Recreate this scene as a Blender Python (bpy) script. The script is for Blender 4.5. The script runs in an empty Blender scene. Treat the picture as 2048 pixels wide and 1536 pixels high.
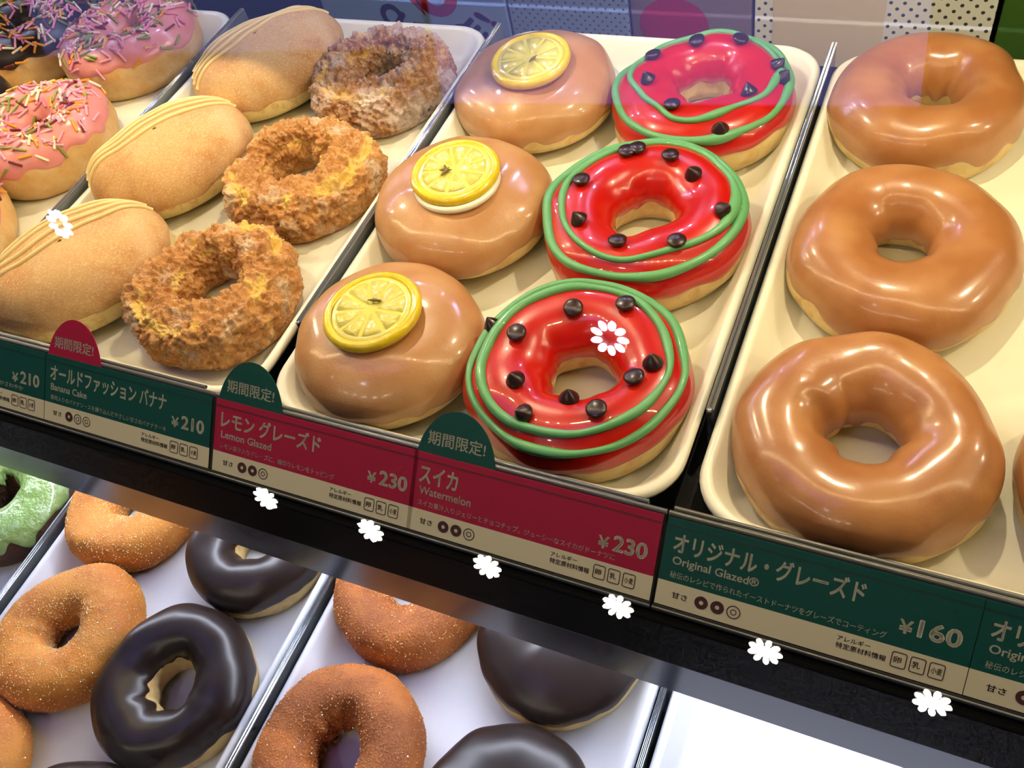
import bpy, bmesh, math, random
import numpy as np
from mathutils import Matrix, Vector

S = 0.01                       # everything below is written in centimetres
scene = bpy.context.scene
C = scene.collection

# ------------------------------------------------------------------ camera
cam_d = bpy.data.cameras.new('camera'); cam = bpy.data.objects.new('camera', cam_d); C.objects.link(cam)
cam_d.sensor_width = 36.0; cam_d.lens = 36.0 * 1818.1 / 2048.0; cam_d.clip_start = 0.005
CR = Vector((0.90623673, 0.37891746, -0.1875008)); CU = Vector((-0.20002908, 0.77502194, 0.59944088)); CF = Vector((-0.37245584, 0.50572973, -0.77814786))
cm = Matrix((CR, CU, -CF)).transposed().to_4x4(); cm.translation = Vector((50.758, -22.460, 35.877)) * S
cam.matrix_world = cm
scene.camera = cam

# ------------------------------------------------------------------ world, exposure
w = bpy.data.worlds.new('world'); scene.world = w; w.use_nodes = True
w.node_tree.nodes['Background'].inputs['Color'].default_value = (0.82, 0.80, 0.84, 1)
w.node_tree.nodes['Background'].inputs['Strength'].default_value = 0.12
cy = scene.cycles
cy.max_bounces = 7; cy.diffuse_bounces = 2; cy.glossy_bounces = 3; cy.transmission_bounces = 4; cy.transparent_max_bounces = 10
cy.caustics_reflective = False; cy.caustics_refractive = False; cy.adaptive_threshold = 0.05; cy.adaptive_min_samples = 12; cy.sample_clamp_indirect = 4.0
vs = scene.view_settings
vs.view_transform = 'Standard'; vs.look = 'None'; vs.exposure = 0.0; vs.gamma = 1.0; vs.use_curve_mapping = False
WARM_LED, COOL_LED, LOWER_LED, SPOT, LIGHTBOX = 330.0, 4900.0, 15.5, 190.0, 2.3

# ------------------------------------------------------------------ helpers
def lin(c):
    c = np.array(c, float) / 255.0
    return tuple(np.where(c <= 0.04045, c / 12.92, ((c + 0.055) / 1.055) ** 2.4)) + (1.0,)

def hash3(i, j, k, seed):
    h = (i * 374761393 + j * 668265263 + k * 2147483647 + seed * 1274126177) & 0xffffffff
    h = ((h ^ (h >> 13)) * 1274126177) & 0xffffffff
    h = h ^ (h >> 16)
    return (h & 0xffff) / 32767.5 - 1.0
def vnoise(P, seed=0):
    P = np.asarray(P, float) + 1000.0
    I = np.floor(P).astype(np.int64); f = P - I; f = f * f * f * (f * (f * 6 - 15) + 10)
    out = 0
    for dx in (0, 1):
        for dy in (0, 1):
            for dz in (0, 1):
                wgt = (f[..., 0] if dx else 1 - f[..., 0]) * (f[..., 1] if dy else 1 - f[..., 1]) * (f[..., 2] if dz else 1 - f[..., 2])
                out = out + wgt * hash3(I[..., 0] + dx, I[..., 1] + dy, I[..., 2] + dz, seed)
    return out
def fbm(P, octs=4, seed=0):
    P = np.asarray(P, float)
    return sum(vnoise(P * 2.03 ** o, seed + o * 17) * 0.5 ** o for o in range(octs))

def link(o, parent=None):
    C.objects.link(o)
    if parent is not None: o.parent = parent
    return o
def mesh_obj(name, V, F, mat, parent=None, smooth=True, attr=None):
    me = bpy.data.meshes.new(name)
    me.from_pydata((np.asarray(V, float) * S).tolist(), [], [tuple(int(i) for i in f) for f in F])
    if smooth: me.polygons.foreach_set('use_smooth', [True] * len(me.polygons))
    if attr is not None:
        a = me.attributes.new('crag', 'FLOAT', 'POINT'); a.data.foreach_set('value', np.asarray(attr, np.float32))
    if mat is not None: me.materials.append(mat)
    me.update()
    return link(bpy.data.objects.new(name, me), parent)
def empty(name, loc, rot=(0, 0, 0), label=None, cat=None, group=None, kind=None):
    o = bpy.data.objects.new(name, None); o.empty_display_size = 0.01
    o.location = Vector(loc) * S; o.rotation_euler = rot
    link(o); tag(o, label, cat, group, kind); return o
def tag(o, label=None, cat=None, group=None, kind=None):
    if label: o['label'] = label
    if cat: o['category'] = cat
    if group: o['group'] = group
    if kind: o['kind'] = kind
    return o
def bm_obj(name, bm, mat, parent=None, smooth=False):
    me = bpy.data.meshes.new(name); bm.to_mesh(me); bm.free()
    me.transform(Matrix.Scale(S, 4))
    if smooth: me.polygons.foreach_set('use_smooth', [True] * len(me.polygons))
    if mat is not None: me.materials.append(mat)
    return link(bpy.data.objects.new(name, me), parent)
def box_obj(name, lo, hi, mat, parent=None, bevel=0.0, seg=2):
    bm = bmesh.new(); bmesh.ops.create_cube(bm, size=1)
    for v in bm.verts:
        v.co = Vector([lo[i] + (v.co[i] + 0.5) * (hi[i] - lo[i]) for i in range(3)])
    if bevel: bmesh.ops.bevel(bm, geom=list(bm.edges), offset=bevel, segments=seg, affect='EDGES', profile=0.6)
    return bm_obj(name, bm, mat, parent, smooth=False)
def grid_faces(nu, nv, wrap_u=True, wrap_v=True):
    F = []
    for i in range(nu if wrap_u else nu - 1):
        for j in range(nv if wrap_v else nv - 1):
            a, b = i, (i + 1) % nu; c, d = j, (j + 1) % nv
            F.append((a * nv + c, b * nv + c, b * nv + d, a * nv + d))
    return F
def tube(name, pts, rad, mat, parent=None, closed=False, sides=8):
    pts = np.asarray(pts, float); n = len(pts); rad = np.broadcast_to(rad, (n,))
    if closed: T = np.roll(pts, -1, 0) - np.roll(pts, 1, 0)
    else: T = np.gradient(pts, axis=0)
    T /= np.linalg.norm(T, axis=1)[:, None] + 1e-9
    up = np.array([0, 0, 1.0]); V = []
    for p, t, r in zip(pts, T, rad):
        a = np.cross(t, up)
        if np.linalg.norm(a) < 1e-3: a = np.cross(t, [1, 0, 0])
        a /= np.linalg.norm(a); b = np.cross(a, t)
        for k in range(sides):
            q = 2 * math.pi * k / sides; V.append(p + r * (math.cos(q) * a + math.sin(q) * b))
    F = grid_faces(n, sides, closed, True)
    if not closed: F += [tuple(range(sides))[::-1], tuple((n - 1) * sides + k for k in range(sides))]
    return mesh_obj(name, V, F, mat, parent)

# ------------------------------------------------------------------ materials
def nt(name):
    m = bpy.data.materials.new(name); m.use_nodes = True
    t = m.node_tree; t.nodes.clear()
    out = t.nodes.new('ShaderNodeOutputMaterial'); return m, t, out
def math_node(t, op, a, b=None):
    n = t.nodes.new('ShaderNodeMath'); n.operation = op
    for k, x in enumerate((a, b)):
        if x is None: continue
        if isinstance(x, (int, float)): n.inputs[k].default_value = x
        else: t.links.new(x, n.inputs[k])
    return n.outputs[0]
def mixc(t, fac, a, b):
    n = t.nodes.new('ShaderNodeMix'); n.data_type = 'RGBA'
    if isinstance(fac, (int, float)): n.inputs[0].default_value = fac
    else: t.links.new(fac, n.inputs[0])
    for k, x in ((6, a), (7, b)):
        if isinstance(x, tuple): n.inputs[k].default_value = x
        else: t.links.new(x, n.inputs[k])
    return n.outputs[2]
def ramp(t, val, lo, hi):
    n = t.nodes.new('ShaderNodeMapRange'); n.inputs['From Min'].default_value = lo; n.inputs['From Max'].default_value = hi
    t.links.new(val, n.inputs['Value']); return n.outputs['Result']
def pmat(name, base, rough=0.5, layers=(), bumps=(), coat=0.0, coat_rough=0.05, sss=0.0, metallic=0.0, spec=0.5, crag=None, emit=None):
    """base sRGB; layers = (scale per cm, sRGB, lo, hi, detail, amount); bumps = (scale per cm, distance cm, strength)."""
    m, t, out = nt(name)
    b = t.nodes.new('ShaderNodeBsdfPrincipled'); t.links.new(b.outputs[0], out.inputs[0])
    col = lin(base)
    tc = t.nodes.new('ShaderNodeTexCoord') if (layers or bumps) else None
    def noise(scale, detail=3.0):
        n = t.nodes.new('ShaderNodeTexNoise'); n.inputs['Scale'].default_value = scale * 100; n.inputs['Detail'].default_value = detail
        n.inputs['Roughness'].default_value = 0.6
        t.links.new(tc.outputs['Object'], n.inputs['Vector']); return n.outputs['Fac']
    if crag:
        at = t.nodes.new('ShaderNodeAttribute'); at.attribute_name = 'crag'
        for (c2, lo, hi) in crag: col = mixc(t, ramp(t, at.outputs['Fac'], lo, hi), col, lin(c2))
    for (sc, c2, lo, hi, det, amt) in layers:
        f = math_node(t, 'MULTIPLY', ramp(t, noise(sc, det), lo, hi), amt)
        col = mixc(t, f, col, lin(c2))
    if isinstance(col, tuple): b.inputs['Base Color'].default_value = col
    else: t.links.new(col, b.inputs['Base Color'])
    prev = None
    for (sc, dist, st) in bumps:
        bp = t.nodes.new('ShaderNodeBump'); bp.inputs['Distance'].default_value = dist * S; bp.inputs['Strength'].default_value = st
        t.links.new(noise(sc, 3.0), bp.inputs['Height'])
        if prev: t.links.new(prev, bp.inputs['Normal'])
        prev = bp.outputs[0]
    if prev: t.links.new(prev, b.inputs['Normal'])
    b.inputs['Roughness'].default_value = rough; b.inputs['Metallic'].default_value = metallic
    b.inputs['Specular IOR Level'].default_value = spec
    b.inputs['Coat Weight'].default_value = coat; b.inputs['Coat Roughness'].default_value = coat_rough
    if sss:
        b.inputs['Subsurface Weight'].default_value = sss; b.inputs['Subsurface Scale'].default_value = 0.004
        b.inputs['Subsurface Radius'].default_value = (1.0, 0.5, 0.25)
    if emit:
        b.inputs['Emission Color'].default_value = lin(emit[0]); b.inputs['Emission Strength'].default_value = emit[1]
    return m
def emat(name, col, strength):
    m, t, out = nt(name); e = t.nodes.new('ShaderNodeEmission')
    e.inputs['Color'].default_value = lin(col); e.inputs['Strength'].default_value = strength
    t.links.new(e.outputs[0], out.inputs[0]); return m
def clear_mat(name, tint, ior, gloss_rough=0.0, body=0.0, body_col=(120, 125, 130), gain=1.0):
    """clear sheet: lets light and shadow rays through, mirrors by Fresnel."""
    m, t, out = nt(name)
    tr = t.nodes.new('ShaderNodeBsdfTransparent'); tr.inputs['Color'].default_value = lin(tint)
    gl = t.nodes.new('ShaderNodeBsdfGlossy'); gl.inputs['Roughness'].default_value = gloss_rough
    lw = t.nodes.new('ShaderNodeLayerWeight'); lw.inputs['Blend'].default_value = 0.5
    f0 = ((ior - 1) / (ior + 1)) ** 2
    fres = math_node(t, 'ADD', math_node(t, 'MULTIPLY', math_node(t, 'POWER', lw.outputs['Facing'], 5.0), 1 - f0), f0)
    mx = t.nodes.new('ShaderNodeMixShader'); src = tr.outputs[0]
    if body:
        df = t.nodes.new('ShaderNodeBsdfDiffuse'); df.inputs['Color'].default_value = lin(body_col)
        m2 = t.nodes.new('ShaderNodeMixShader'); m2.inputs[0].default_value = body
        t.links.new(tr.outputs[0], m2.inputs[1]); t.links.new(df.outputs[0], m2.inputs[2]); src = m2.outputs[0]
    t.links.new(math_node(t, 'MULTIPLY', fres, gain), mx.inputs[0]); t.links.new(src, mx.inputs[1]); t.links.new(gl.outputs[0], mx.inputs[2])
    t.links.new(mx.outputs[0], out.inputs[0]); return m
def dots_mat(name, base, dot, pitch, rad, rough=0.6):
    """flat printed polka dots in staggered rows (object x, z in cm)."""
    m, t, out = nt(name)
    b = t.nodes.new('ShaderNodeBsdfPrincipled'); t.links.new(b.outputs[0], out.inputs[0]); b.inputs['Roughness'].default_value = rough
    tc = t.nodes.new('ShaderNodeTexCoord'); sp = t.nodes.new('ShaderNodeSeparateXYZ'); t.links.new(tc.outputs['Object'], sp.inputs[0])
    x = math_node(t, 'DIVIDE', math_node(t, 'ADD', sp.outputs['X'], sp.outputs['Y']), pitch * S); z = math_node(t, 'DIVIDE', sp.outputs['Z'], pitch * 0.5 * S)
    row = math_node(t, 'FLOOR', z)
    odd = math_node(t, 'MULTIPLY', math_node(t, 'MODULO', math_node(t, 'ADD', row, 1000.0), 2.0), 0.5)
    fx = math_node(t, 'SUBTRACT', math_node(t, 'FRACT', math_node(t, 'ADD', math_node(t, 'ADD', x, odd), 1000.0)), 0.5)
    fz = math_node(t, 'MULTIPLY', math_node(t, 'SUBTRACT', math_node(t, 'FRACT', math_node(t, 'ADD', z, 1000.0)), 0.5), 0.5)
    d = math_node(t, 'SQRT', math_node(t, 'ADD', math_node(t, 'MULTIPLY', fx, fx), math_node(t, 'MULTIPLY', fz, fz)))
    t.links.new(mixc(t, math_node(t, 'LESS_THAN', d, rad / pitch), lin(base), lin(dot)), b.inputs['Base Color'])
    return m

M = {}
M['tray'] = pmat('melamine_white', (242, 236, 212), 0.32, layers=[(0.25, (232, 224, 200), .52, .8, 4, .5)], spec=0.4)
M['tray_cool'] = pmat('melamine_white_clean', (238, 238, 242), 0.32, spec=.4)
M['black'] = pmat('black_lacquer', (7, 8, 8), 0.6, layers=[(14, (60, 60, 50), .70, .76, 2, .7)], spec=.03)
M['lip'] = pmat('dark_mirror_lip', (66, 66, 70), 0.2, metallic=0.8)
M['shelf_black'] = pmat('shelf_black', (16, 17, 19), 0.22, layers=[(8, (60, 60, 60), .68, .8, 3, .6)])
M['acrylic'] = clear_mat('clear_acrylic', (196, 206, 214), 1.49, 0.02, 0.25, (180, 188, 192))
M['acrylic_edge'] = pmat('polished_acrylic_edge', (205, 212, 218), 0.16, metallic=0.85)
M['glass'] = clear_mat('front_glass', (250, 252, 252), 1.50)
M['holder'] = clear_mat('holder_acrylic', (150, 152, 150), 1.49, 0.03, 0.35, (96, 94, 92))
M['holder_edge'] = pmat('holder_polished_edge', (120, 118, 116), 0.35, metallic=0.5)
M['green'] = pmat('print_green', (2, 76, 66), 0.42, spec=.3)
M['greenline'] = pmat('print_green_fold', (3, 52, 48), 0.4)
M['red'] = pmat('print_red', (176, 18, 60), 0.42, spec=.3)
M['redline'] = pmat('print_red_fold', (112, 10, 38), 0.4)
M['cream'] = pmat('print_cream', (226, 212, 170), 0.45, spec=.3)
M['ink_pale'] = pmat('ink_pale', (232, 226, 196), 0.5)
M['ink_brown'] = pmat('ink_brown', (70, 30, 28), 0.5)

M['dough'] = pmat('fried_dough', (222, 174, 106), 0.5, layers=[(0.5, (240, 206, 146), .45, .62, 3, .8), (4, (186, 124, 60), .5, .75, 3, .4)], bumps=[(2.5, .05, .3)])
M['dough_pale'] = pmat('pale_dough_band', (232, 204, 140), 0.45, layers=[(1.2, (206, 150, 82), .48, .7, 3, .7)], bumps=[(3, .05, .3)])
M['glaze'] = pmat('sugar_glaze', (166, 106, 58), 0.36, layers=[(0.35, (192, 136, 84), .4, .65, 2, .7), (5, (156, 88, 40), .58, .8, 3, .35)], bumps=[(0.8, .10, .45), (6, .012, .35)], coat=0.55, coat_rough=0.15)
M['lemonglaze'] = pmat('lemon_glaze', (186, 130, 80), 0.36, layers=[(0.4, (204, 158, 110), .4, .66, 2, .6), (5, (170, 108, 58), .6, .8, 3, .3)], bumps=[(1.0, .08, .4), (10, .02, .5)], coat=0.5, coat_rough=0.13)
M['redicing'] = pmat('red_jelly_icing', (190, 16, 6), 0.3, layers=[(0.5, (210, 40, 14), .45, .7, 2, .5)], bumps=[(0.6, .06, .3)], coat=1.0, coat_rough=0.02, sss=0.08)
M['piping'] = pmat('green_piping', (98, 164, 104), 0.4, bumps=[(3, .03, .3)], coat=.15)
M['chip'] = pmat('dark_chocolate_chip', (46, 24, 26), 0.3, coat=0.2)
M['rind'] = pmat('lemon_rind', (236, 204, 34), 0.22, layers=[(1.5, (200, 158, 14), .5, .75, 2, .5)], bumps=[(6, .03, .4)], coat=0.8)
M['pith'] = pmat('lemon_pith', (232, 218, 112), 0.2, coat=0.9, bumps=[(4, .03, .4)])
M['flesh'] = pmat('lemon_flesh', (220, 206, 96), 0.14, layers=[(3, (228, 218, 124), .45, .7, 3, .6)], bumps=[(5, .06, .6)], coat=1.0, coat_rough=.03, sss=.2)
M['seed'] = pmat('lemon_core', (120, 100, 30), 0.3, coat=.5)
M['cream_dot'] = pmat('white_cream', (244, 236, 214), 0.35)
M['banana_top'] = pmat('sugared_bun_crust', (214, 166, 104), 0.75, layers=[(0.30, (190, 126, 60), .45, .65, 3, .8), (0.22, (224, 188, 140), .5, .68, 3, .7), (9, (240, 212, 166), .48, .68, 3, .5)], bumps=[(16, .05, .7), (1.2, .05, .3)])
M['banana_side'] = pmat('pale_bun_side', (238, 212, 140), 0.6, layers=[(2, (204, 150, 80), .5, .7, 3, .7)], bumps=[(5, .06, .5)])
M['drizzle'] = pmat('pale_drizzle', (236, 206, 142), 0.5, bumps=[(8, .03, .3)])
M['of'] = pmat('craggy_crust', (194, 132, 70), 0.85, crag=[((206, 146, 80), .0, .22), ((244, 200, 100), .34, .54)],
               layers=[(4, (222, 180, 128), .50, .64, 5, .75), (0.45, (232, 208, 176), .54, .68, 5, .7), (7, (136, 76, 32), .60, .74, 4, .55)], bumps=[(9, .10, .8), (22, .05, .6)])
M['of_sugar'] = pmat('craggy_crust_sugared', (168, 108, 58), 0.8, crag=[((190, 134, 76), .0, .25), ((228, 178, 92), .5, .68)],
               layers=[(3.2, (214, 176, 140), .46, .62, 5, .8), (0.35, (232, 218, 208), .46, .64, 5, .6), (10, (110, 62, 30), .60, .78, 4, .5)], bumps=[(9, .10, .8), (22, .05, .6)])
M['pinkicing'] = pmat('pink_icing', (226, 140, 134), 0.3, layers=[(0.6, (240, 166, 158), .45, .7, 2, .6)], bumps=[(1.5, .03, .3)], coat=.3, coat_rough=.15)
M['chocicing'] = pmat('chocolate_icing', (40, 28, 24), 0.34, layers=[(0.6, (52, 36, 30), .45, .7, 2, .6)], bumps=[(0.7, .04, .2)], coat=.08, coat_rough=.25)
M['sugarA'] = pmat('golden_sugar_crust', (230, 150, 58), 0.6, layers=[(0.35, (206, 116, 38), .42, .62, 3, .8), (8, (250, 206, 134), .54, .70, 3, .6), (8, (170, 88, 24), .56, .7, 3, .5)], bumps=[(8, .10, .9), (1, .05, .3)])
M['sugarB'] = pmat('cinnamon_sugar_crust', (164, 90, 36), 0.6, layers=[(0.35, (208, 122, 52), .42, .62, 3, .8), (8, (232, 178, 112), .56, .70, 3, .5), (8, (128, 60, 18), .56, .7, 3, .5)], bumps=[(8, .10, .9), (1, .05, .3)])
M['cocoa'] = pmat('cocoa_cake', (84, 48, 24), 0.75, layers=[(4, (50, 28, 14), .5, .7, 4, .7)], bumps=[(5, .12, .8)])
M['matcha'] = pmat('green_frosting', (146, 176, 100), 0.25, layers=[(1.2, (186, 216, 166), .5, .7, 3, .6)], bumps=[(1.3, .3, .8)], coat=.5, coat_rough=.1)
SPR = [pmat('sprinkle_' + n, c, 0.4) for n, c in (('pink', (232, 132, 156)), ('orange', (240, 160, 40)), ('olive', (138, 148, 62)), ('cream', (242, 226, 186)), ('maroon', (116, 34, 40)), ('rose', (238, 164, 180)))]

# ------------------------------------------------------------------ display case (one thing, its panels are parts)
case = empty('display_case', (33, 0, -17.5), label='black glass-fronted counter display case with two shelves holding every tray', cat='display case')
def cpart(name, lo, hi, mat, bevel=0.1):
    o = box_obj(name, [lo[0] - 33, lo[1], lo[2] + 17.5], [hi[0] - 33, hi[1], hi[2] + 17.5], mat, case, bevel); return o
cpart('upper_shelf', (-70, -9.4, -1.6), (130, 29.0, 0.0), M['shelf_black'])
cpart('shelf_front', (-70, -9.6, -2.6), (130, -5.6, 1.75), M['black'], 0.15)
cpart('shelf_lip', (-70, -9.55, -6.2), (130, -9.15, -2.6), M['lip'], 0.05)
cpart('lower_shelf', (-70, -40, -19.5), (130, 29.0, -17.5), M['shelf_black'])
cpart('back_rail', (-70, 29.0, -6.0), (130, 30.0, -1.7), pmat('dark_maroon_rail', (58, 16, 26), 0.4))
cpart('back_counter', (-70, 29.2, -13.5), (130, 64, -12.0), M['shelf_black'])
# glass: sloping pane, 35 degrees from level
TG = math.radians(35)
def gz(y): return 8.0 + math.tan(TG) * (y + 22.5)
gv = []
for x in (-70, 130):
    for y in (-34.0, 7.5):
        for d in (0, -0.5): gv.append((x - 33, y - d * math.sin(TG), gz(y) + d * math.cos(TG) + 17.5))
mesh_obj('front_glass', gv, [(0, 4, 6, 2), (1, 3, 7, 5), (0, 1, 5, 4), (2, 6, 7, 3), (0, 2, 3, 1), (4, 5, 7, 6)], M['glass'], case, smooth=False)
cpart('front_light_blocker', (-70, 7.6, 19.6), (29, 8.2, 30.0), M['black'], 0.1)  # unseen panel added to keep the front bar off the back left doughnuts
cpart('rear_light_blocker', (-70, 18.2, 20.0), (24, 29.0, 20.5), M['black'], 0.05)  # unseen board added over the left trays to shade their back rows
cpart('carton_light_blocker', (-70, 29.0, 12.0), (130, 29.6, 30.0), M['black'], 0.1)  # added out of view so the rear bar leaves the cartons dim
cpart('top_panel', (-70, 2.0, 30.0), (130, 40.0, 31.5), M['black'], 0.1)

# LED fixtures in the case
def led_bar(name, label, y, z, xs, rad, mat, body_mat):
    e = empty(name, (33, y, z), label=label, cat='light')
    box_obj('bar', (xs[0] - 37, -0.6, 0.1), (xs[-1] - 29, 0.6, 0.7), body_mat, e, 0.1)
    bm = bmesh.new(); bmesh.ops.create_uvsphere(bm, u_segments=10, v_segments=6, radius=rad)
    proto = bm_obj('led', bm, mat, e, True)
    for i, x in enumerate(xs):
        o = proto if i == 0 else link(proto.copy(), e)
        o.location = Vector((x - 33, 0, 0)) * S
alu = pmat('aluminium', (170, 170, 172), 0.35, metallic=0.9)
led_bar('led_bar', 'warm white bar light under the front edge of the case top', 2.6, 28.6, np.arange(-36, 112, 3.2), 0.34, emat('warm_led', (255, 224, 166), WARM_LED), alu)
led_bar('led_bar', 'white bar light under the rear of the case top', 18.0, 28.8, np.arange(-30, 112, 26.0), 0.34, emat('rear_led', (255, 234, 192), COOL_LED), alu)
led_bar('led_bar', 'cool bluish bar light under the added light-blocking board', 27.6, 18.9, np.arange(-44, 42, 8.0), 0.34, emat('cool_led', (208, 212, 255), 640.0), alu)
e = empty('led_tube', (33, 0.0, -2.6), label='cool white tube light under the upper shelf', cat='light')
tube('tube', [(-90, 0, 0), (90, 0, 0)], 0.6, emat('lower_led', (234, 236, 255), LOWER_LED * 4), e, sides=12)
for sx in (-1, 1): box_obj('end_cap', (sx * 91 - 1, -.8, -.8), (sx * 91 + 1, .8, .95), alu, e, .1)

# ------------------------------------------------------------------ room: ceiling and ceiling lamps that mirror in the glass
cz = 171.5
o = box_obj('ceiling', (-420, -420, cz), (420, 260, cz + 6), pmat('ceiling_grey', (70, 66, 64), 0.8)); tag(o, kind='structure')
for nm, lo, hi, cc in (('floor', (-420, -420, -101), (420, 260, -95), (96, 84, 72)), ('wall_back', (-420, 254, -95), (420, 260, cz), (150, 140, 130))):
    tag(box_obj(nm, lo, hi, pmat(nm, cc, 0.7)), kind='structure')
spot_em = emat('spot_led', (255, 236, 206), SPOT); spot_em2 = emat('spot_led_cool', (240, 240, 255), SPOT)
spot_body = pmat('lamp_body', (40, 40, 42), 0.4)
def spot(x, y, label, group, em):
    e = empty('ceiling_spotlight', (x, y, cz - 4.0), label=label, cat='lamp', group=group)
    n = 24; V = []
    for (r, z) in ((5.2, 0.2), (5.6, 1.2), (4.4, 3.9), (1.2, 4.0)):
        V += [(r * math.cos(2 * math.pi * k / n), r * math.sin(2 * math.pi * k / n), z) for k in range(n)]
    mesh_obj('housing', V, [(j * n + k, j * n + (k + 1) % n, (j + 1) * n + (k + 1) % n, (j + 1) * n + k) for j in range(3) for k in range(n)] + [tuple(range(n))[::-1]], spot_body, e)
    bm = bmesh.new(); bmesh.ops.create_uvsphere(bm, u_segments=10, v_segments=6, radius=1.0)
    for v in bm.verts: v.co = Vector((v.co.x * 1.35, v.co.y * 0.85, v.co.z * 0.4))
    proto = bm_obj('led', bm, em, e, True)
    if em is spot_em:
        o = link(proto.copy(), e); o.scale = (1.7, 2.4, 1); o.location = (0, 0, -0.001)
    for k in range(9):
        o = proto if k == 0 else link(proto.copy(), e)
        a = 2 * math.pi * k / 9; o.location = Vector((3.3 * math.cos(a), 3.3 * math.sin(a), -0.1)) * S; o.rotation_euler = (0, 0, a)
for i, x in enumerate((-128, -87, -46, -5, 36, 77)):
    spot(x, -192, 'ring spotlight in the far ceiling row, %s from the left' % ('first', 'second', 'third', 'fourth', 'fifth', 'sixth')[i], 'spotlights in the far ceiling row', spot_em)
spot(-8.7, -104.6, 'ring spotlight in the near ceiling row, the right one', 'spotlights in the near ceiling row', spot_em2)
spot(-182, -101.5, 'ring spotlight in the near ceiling row, the left one', 'spotlights in the near ceiling row', spot_em2)
# back-lit menu sign hanging over the counter (its pale blue face mirrors in the top of the glass)
def lightbox(x, y, hx, hy, rz, label, light_face):
    e = empty('menu_lightbox', (x, y, 166.5), (0, 0, math.radians(rz)), label=label, cat='sign')
    box_obj('housing', (-hx - .5, -hy - .5, 0.0), (hx + .5, hy + .5, 5.0), spot_body, e, .3)
    box_obj('lit_face', (-hx, -hy, -0.4), (hx, hy, 0.0), light_face, e)

lightbox(-2.0, -22.0, 46.5, 28.0, 4.5, 'pale blue back-lit menu sign hanging above the right trays', emat('lightbox_face', (140, 142, 240), LIGHTBOX))
lightbox(-108.3, -15.0, 57.0, 32.0, 4.5, 'pale blue back-lit menu sign hanging above the left trays', emat('lightbox_face_dim', (140, 150, 240), LIGHTBOX * 0.6))

# ------------------------------------------------------------------ trays
def rrect(x0, x1, y0, y1, r, n=10):
    P = []
    for cx, cy, a0 in ((x1 - r, y1 - r, 0), (x0 + r, y1 - r, 90), (x0 + r, y0 + r, 180), (x1 - r, y0 + r, 270)):
        for k in range(n + 1):
            a = math.radians(a0 + 90 * k / n); P.append((cx + r * math.cos(a), cy + r * math.sin(a)))
    return P
TW, TL = 21.3, 32.8
def tray_mesh():
    prof = [(1.35, 0.0), (0.28, 1.75), (0.0, 1.85), (-0.02, 2.05), (0.12, 2.2), (0.36, 2.2), (0.52, 2.05), (1.15, 0.85), (1.75, 0.38), (2.5, 0.30)]
    V = []; F = []
    n = None
    for ins, z in prof:
        P = rrect(-TW / 2 + ins, TW / 2 - ins, -TL / 2 + ins, TL / 2 - ins, max(2.7 - ins * 0.55, 1.2)); n = len(P)
        V += [(x, y, z) for x, y in P]
    for j in range(len(prof) - 1):
        for k in range(n): F.append((j * n + k, j * n + (k + 1) % n, (j + 1) * n + (k + 1) % n, (j + 1) * n + k))
    F.append(tuple(range(n))[::-1]); F.append(tuple((len(prof) - 1) * n + k for k in range(n)))
    return V, F
TV, TF = tray_mesh()
def tray(x, y, z, label, mat):
    o = mesh_obj('serving_tray', [(a, b, c) for a, b, c in TV], TF, mat); o.location = Vector((x, y, z)) * S
    tag(o, label, 'tray', 'white trays in the case'); return o
UY = 11.3
for x, l in ((-11, 'white melamine tray under the sprinkled doughnuts'), (11, 'white melamine tray under the banana and craggy doughnuts'),
             (33, 'white melamine tray under the lemon and watermelon doughnuts'), (55, 'white melamine tray under the plain glazed doughnuts')):
    tray(x, UY, 0.0, l, M['tray'])
LZ, LY = -17.5, -12.6
for x, l in ((-12.4, 'white lower tray under the green frosted doughnut'), (9.7, 'white lower tray under golden sugared and chocolate rings'),
             (32.0, 'white lower tray under brown cinnamon rings and chocolate shells'), (54.1, 'empty white tray on the lower shelf')):
    tray(x, LY, LZ, l, M['tray_cool'])

def divider(x, y0, y1, z0, h, label):
    e = empty('tray_divider', (x, y0, z0), label=label, cat='divider', group='clear dividers between trays')
    L = y1 - y0
    box_obj('plate', (-0.13, 0, 0.0), (0.13, L, h - 0.12), M['acrylic'], e, 0.02)
    tube('edge_bead', [(-.09, 0.1, h - .12), (-.09, L - .1, h - .12)], 0.085, M['acrylic_edge'], e)
    tube('edge_bead', [(.09, 0.1, h - .12), (.09, L - .1, h - .12)], 0.085, M['acrylic_edge'], e)
    tube('front_post', [(0, 0.05, 0), (0, 0.05, h - .06)], 0.14, M['acrylic_edge'], e)
for x, l in ((0, 'clear divider between the sprinkled and banana trays'), (22, 'clear divider between the craggy and lemon doughnut trays'), (44, 'clear divider between the watermelon and glazed doughnut trays')):
    divider(x, 0, 27.6, 0.0, 2.7, l)
for x, l in ((-1.4, 'clear lower divider beside the green frosted doughnut'), (20.9, 'clear lower divider beside the black chocolate rings'), (43.0, 'clear lower divider beside the empty tray')):
    divider(x, -23.5, 3.0, LZ, 2.7, l)

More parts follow.
